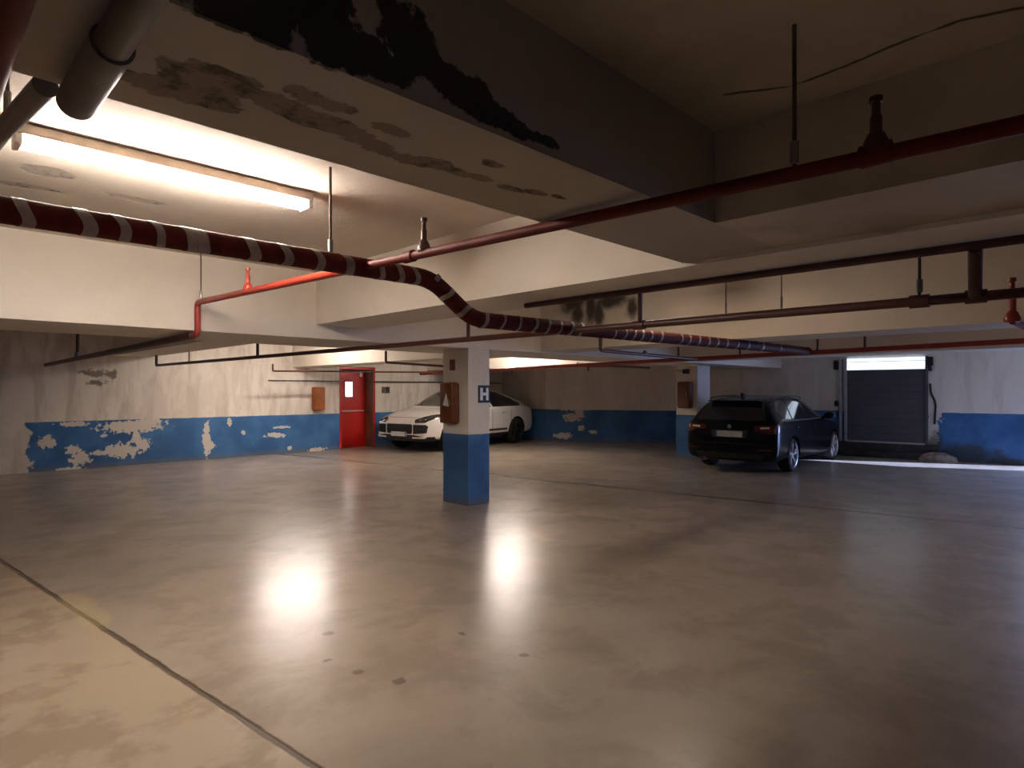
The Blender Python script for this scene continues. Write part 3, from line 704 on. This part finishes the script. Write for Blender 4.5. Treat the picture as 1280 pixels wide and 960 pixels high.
for sd in ('left', 'right'):
    P_('side_window', ub, [(2.30, 1.095), (1.80, 1.435), (1.27, 1.525), (1.22, 1.095)], sd, M['glass'], suv)
    P_('side_window', ub, [(1.12, 1.095), (1.18, 1.53), (.62, 1.50), (.05, 1.33), (-.34, 1.17), (-.20, 1.10)], sd, M['glass'], suv)
    P_('sill_trim', ub, [(.42, .27), (2.45, .27), (2.45, .37), (.42, .37)], sd, M['black'], suv)
    P_('sill_strip', ub, [(.50, .43), (2.40, .43), (2.38, .49), (.52, .49)], sd, M['black'], suv)
    y = 1 if sd == 'left' else -1
    for x in (1.75, .62):
        hit = ub.ray_cast(Vector((x, 3*y, .93)), Vector((0, -y, 0)))[0]
        link('door_handle', BX(x-.11, x+.11, hit.y-.005 if y > 0 else hit.y-.035, hit.y+.035 if y > 0 else hit.y+.005, .915, .945, .008), M['suv_paint'], suv, True)
    for x in (1.20, .30, 2.42):
        P_('door_seam', ub, [(x, .40), (x+.012, .40), (x+.012, 1.03), (x, 1.03)], sd, M['black'], suv, off=.0015)
    mirror_(suv, 2.05, .93*y, 1.06, M['suv_paint'])
    # headlight: slanting lens wrapped over the wing
    P_('headlight', ub, [(y*.47, .82), (y*.52, .735), (y*.80, .755), (y*.91, .86), (y*.91, .965), (y*.74, .93)], 'front', M['lampglass'], suv, edge=.03)
    for qy, qz in ((.64, .795), (.74, .82)):
        h = ub.ray_cast(Vector((8, y*qy, qz)), Vector((-1, 0, 0)))[0]; b = bmesh.new(); bmesh.ops.create_uvsphere(b, u_segments=12, v_segments=8, radius=.026, matrix=Matrix.Translation(h))
        link('lamp_lens', b, M['chrome'], suv, True)
    P_('air_intake', ub, [(y*.475, .47), (y*.84, .50), (y*.855, .66), (y*.82, .70), (y*.475, .70)], 'front', M['grille'], suv, edge=.03)
    b = patch(ub, [(y*.475, .575), (y*.845, .59), (y*.845, .605), (y*.475, .59)], 'front', off=.014, edge=.03)
    link('intake_bar', b, M['black'], suv, True)
    P_('bumper_blade', ub, [(y*.46, .365), (y*.80, .375), (y*.84, .42), (y*.66, .40), (y*.48, .395)], 'front', M['suv_paint'], suv, off=.03, edge=.03, th=.03)
    P_('tail_lamp', ub, [(y*.30, .90), (y*.84, .90), (y*.84, .97), (y*.30, .95)], 'rear', M['tail'], suv)
P_('grille', ub, [(-.42, .47), (.42, .47), (.44, .53), (.44, .69), (.40, .71), (-.40, .71), (-.44, .69), (-.44, .53)], 'front', M['grille'], suv, edge=.03)
g = bmesh.new()
for z in (.53, .59, .65):
    tmp = patch(ub, [(-.42, z), (.42, z), (.42, z+.015), (-.42, z+.015)], 'front', off=.014, edge=.03)
    m_ = bpy.data.meshes.new('t'); tmp.to_mesh(m_); tmp.free(); g.from_mesh(m_)
link('grille_bars', g, M['black'], suv, True)
P_('lower_lip', ub, [(-.86, .27), (.86, .27), (.90, .40), (.50, .445), (-.50, .445), (-.90, .40)], 'front', M['grille'], suv, edge=.04)
P_('bonnet_seam', ub, [(-.52, .865), (.52, .865), (.52, .873), (-.52, .873)], 'front', M['black'], suv, off=.001)
hx = ub.ray_cast(Vector((8, 0, .45)), Vector((-1, 0, 0)))[0].x
pl = link('number_plate', BX(hx-.01, hx+.03, -.26, .26, .405, .515, .004), M['plate'], suv)
link('plate_band', BX(hx+.03, hx+.032, .225, .258, .41, .51), M['plateblue'], pl)
h = ub.ray_cast(Vector((3.62, 0, 5)), Vector((0, 0, -1)))[0]
link('bonnet_badge', lathe(bmesh.new(), [(0, .0), (.03, 0), (.032, .004), (.026, .008), (0, .009)], n=16, cen=h), M['chrome'], suv, True)

# ---- black estate car, tail towards the viewer
wst = [(-.93, .40, .64, .66, .58, .58, .03), (-.905, .26, .84, .83, .78, .68, .04), (-.84, .22, 1.00, .875, .91, .72, .03), (-.74, .21, 1.18, .89, .96, .68, .04), (-.60, .20, 1.34, .895, .97, .62, .05),
       (-.40, .20, 1.415, .90, .97, .60, .05), (.2, .19, 1.452, .905, .96, .60, .05), (.9, .19, 1.455, .905, .95, .60, .05), (1.4, .19, 1.425, .905, .945, .59, .05), (1.75, .19, 1.29, .905, .94, .62, .05),
       (2.1, .19, 1.08, .905, .935, .70, .04), (2.3, .19, .995, .905, .91, .74, .03), (2.7, .2, .945, .90, .865, .73, .04), (3.2, .2, .875, .875, .79, .68, .05), (3.45, .22, .77, .81, .69, .60, .05), (3.55, .29, .62, .70, .57, .52, .03)]
ww = [(0, .775), (0, -.775), (2.78, .775), (2.78, -.775)]
hd = Vector((.67, .742, 0)).normalized(); hn = Vector((-hd.y, hd.x, 0))
org = Vector((5.38, 11.75, 0))+hn*.89
wag, wb, _b = car('estate_car', org, math.atan2(hd.y, hd.x), 'black estate car parked tail out in front of the far white pillar', wst, ww, .318, .22, M['wagon_paint'], M['rim'])
P_('windscreen', wb, [(-.66, 1.0), (.66, 1.0), (.54, 1.36), (-.54, 1.36)], 'front', M['glass'], wag)
P_('rear_window', wb, [(-.66, .985), (.66, .985), (.60, 1.18), (.53, 1.335), (-.53, 1.335), (-.60, 1.18)], 'rear', M['glass'], wag, edge=.04)
for sd in ('left', 'right'):
    y = 1 if sd == 'left' else -1
    P_('side_window', wb, [(2.08, .985), (1.60, 1.29), (1.10, 1.365), (1.05, .985)], sd, M['glass'], wag)
    P_('side_window', wb, [(.97, .985), (1.01, 1.37), (.28, 1.365), (.06, .995)], sd, M['glass'], wag)
    P_('side_window', wb, [(-.01, 1.0), (.20, 1.36), (-.26, 1.34), (-.52, 1.16), (-.46, 1.02)], sd, M['glass'], wag)
    P_('window_trim', wb, [(-.52, .962), (2.1, .955), (2.1, .975), (-.52, .982)], sd, M['chrome'] if 0 else M['black'], wag)
    P_('sill_trim', wb, [(.40, .205), (2.38, .205), (2.38, .27), (.40, .27)], sd, M['black'], wag)
    for x in (1.22, .22):
        hit = wb.ray_cast(Vector((x, 3*y, .84)), Vector((0, -y, 0)))[0]
        link('door_handle', BX(x-.10, x+.10, hit.y-.005 if y > 0 else hit.y-.035, hit.y+.035 if y > 0 else hit.y+.005, .825, .852, .008), M['wagon_paint'], wag, True)
    for x in (1.01, .02, 2.10):
        P_('door_seam', wb, [(x, .34), (x+.010, .34), (x+.010, .94), (x, .94)], sd, M['well'], wag, off=.001)
    mirror_(wag, 1.92, .88*y, .955, M['wagon_paint'])
    tl = P_('tail_lamp', wb, [(y*.46, .80), (y*.47, .895), (y*.80, .905), (y*.868, .92), (y*.868, .76), (y*.72, .755), (y*.70, .80)], 'rear', M['tail'], wag, edge=.03)
    link('reversing_lens', patch(wb, [(y*.58, .835), (y*.585, .868), (y*.74, .875), (y*.74, .842)], 'rear', off=.010, edge=.03), M['tail_clear'], tl, True)
    P_('tail_lamp', wb, [(-.86, .765), (-.68, .80), (-.66, .90), (-.84, .915)], sd, M['tail'], wag, edge=.03)
    P_('bumper_reflector', wb, [(y*.56, .435), (y*.80, .445), (y*.80, .47), (y*.56, .46)], 'rear', M['tail'], wag)
    b = TB([(-.40, y*.585, 1.38), (-.34, y*.60, 1.405), (.2, y*.605, 1.435), (.9, y*.60, 1.44), (1.30, y*.59, 1.41), (1.36, y*.585, 1.385)], .014, n=8, fillet=.05)
    link('roof_rail', b, M['black'], wag, True)
    link('exhaust_pipe', lathe(bmesh.new(), [(.032, -.94), (.036, -.94), (.036, -.78), (.032, -.78), (.032, -.94)], axis='x', n=16, cen=(0, y*.50 if y > 0 else -.50, .235)), M['steel'], wag, True) if y > 0 else None
P_('tailgate_seam', wb, [(-.70, .545), (.70, .545), (.70, .556), (-.70, .556)], 'rear', M['well'], wag, off=.001)
P_('plate_recess', wb, [(-.34, .66), (.34, .66), (.36, .80), (-.36, .80)], 'rear', M['black'], wag, off=.002)
hx = wb.ray_cast(Vector((-5, 0, .72)), Vector((1, 0, 0)))[0].x
b = BX(-.012, .012, -.26, .26, -.055, .055, .004)
pl = link('number_plate', b, M['plate'], wag, loc=(hx-.012, 0, .73))
link('plate_band', BX(-.015, -.012, .222, .258, -.052, .052), M['plateblue'], pl)
hx = wb.ray_cast(Vector((-5, 0, .87)), Vector((1, 0, 0)))[0].x
link('tail_badge', lathe(bmesh.new(), [(0, -.012), (.036, -.012), (.040, -.008), (.040, .01), (0, .01)], axis='x', n=20, cen=(hx, 0, .865)), M['chrome'], wag, True)
P_('bumper_skirt', wb, [(-.62, .27), (.62, .27), (.66, .37), (-.66, .37)], 'rear', M['black'], wag)
b = bmesh.new(); box(b, -.715, -.54, -.50, .50, 1.335, 1.362, .012)
link('roof_spoiler', b, M['wagon_paint'], wag, True)
b = TB([(-.80, 0, 1.02), (-.785, .10, 1.08), (-.72, .38, 1.17)], .010, n=6); link('rear_wiper', b, M['black'], wag, True)
b = bmesh.new(); q = [(-.30, 1.42), (-.12, 1.44), (-.26, 1.50), (-.31, 1.50)]
lo = [b.verts.new((x, -.018, z)) for x, z in q]; hi = [b.verts.new((x, .018, z)) for x, z in q]
b.faces.new(lo); b.faces.new(hi[::-1])
for i in range(4): b.faces.new((lo[i], lo[(i+1) % 4], hi[(i+1) % 4], hi[i]))
link('roof_antenna', b, M['wagon_paint'], wag)

# ------------------------------------------------------------------ daylight through the vehicle entrance, camera
wd = bpy.data.worlds.new('sky'); SC.world = wd; wd.use_nodes = True
nt = wd.node_tree; bg = nt.nodes['Background']
bg.inputs['Color'].default_value = (.38, .53, 1.0, 1); bg.inputs['Strength'].default_value = 4.4
sun = bpy.data.lights.new('sun', 'SUN'); sun.energy = 10.0; sun.angle = math.radians(.8); sun.color = (.48, .60, 1.0)
so = bpy.data.objects.new('sun', sun); C.objects.link(so)
dirv = W(-.445, .895, 0).normalized(); dirv.z = -math.tan(math.radians(20.5))
so.rotation_euler = dirv.to_track_quat('-Z', 'Y').to_euler()
al = bpy.data.lights.new('entrance_daylight', 'AREA'); al.shape = 'RECTANGLE'; al.size = 3.0; al.size_y = 2.1; al.energy = 10; al.cycles.is_portal = True      # the open gateway: guides the sky's light, gives none itself
ao = bpy.data.objects.new('entrance_daylight', al); C.objects.link(ao); ao.location = W(we(-.45)+.42, -.45, 1.1)
ao.rotation_euler = W(-1, -.08, 0).to_track_quat('-Z', 'Y').to_euler()

cam = bpy.data.cameras.new('camera'); co = bpy.data.objects.new('camera', cam); C.objects.link(co)
co.location = (0, 0, CH); co.rotation_euler = (math.radians(90), 0, 0)
cam.sensor_width = 36; cam.lens = 36*F/1280; cam.shift_y = (HZ-480)/1280; cam.clip_start = .05; cam.clip_end = 200
SC.camera = co
vs = SC.view_settings; vs.view_transform = 'Standard'; vs.look = 'None'; vs.gamma = 1; vs.exposure = 1.85; vs.use_curve_mapping = False
SC.cycles.max_bounces = 10; SC.cycles.diffuse_bounces = 6; SC.cycles.use_denoising = True
SC.cycles.sample_clamp_indirect = 8
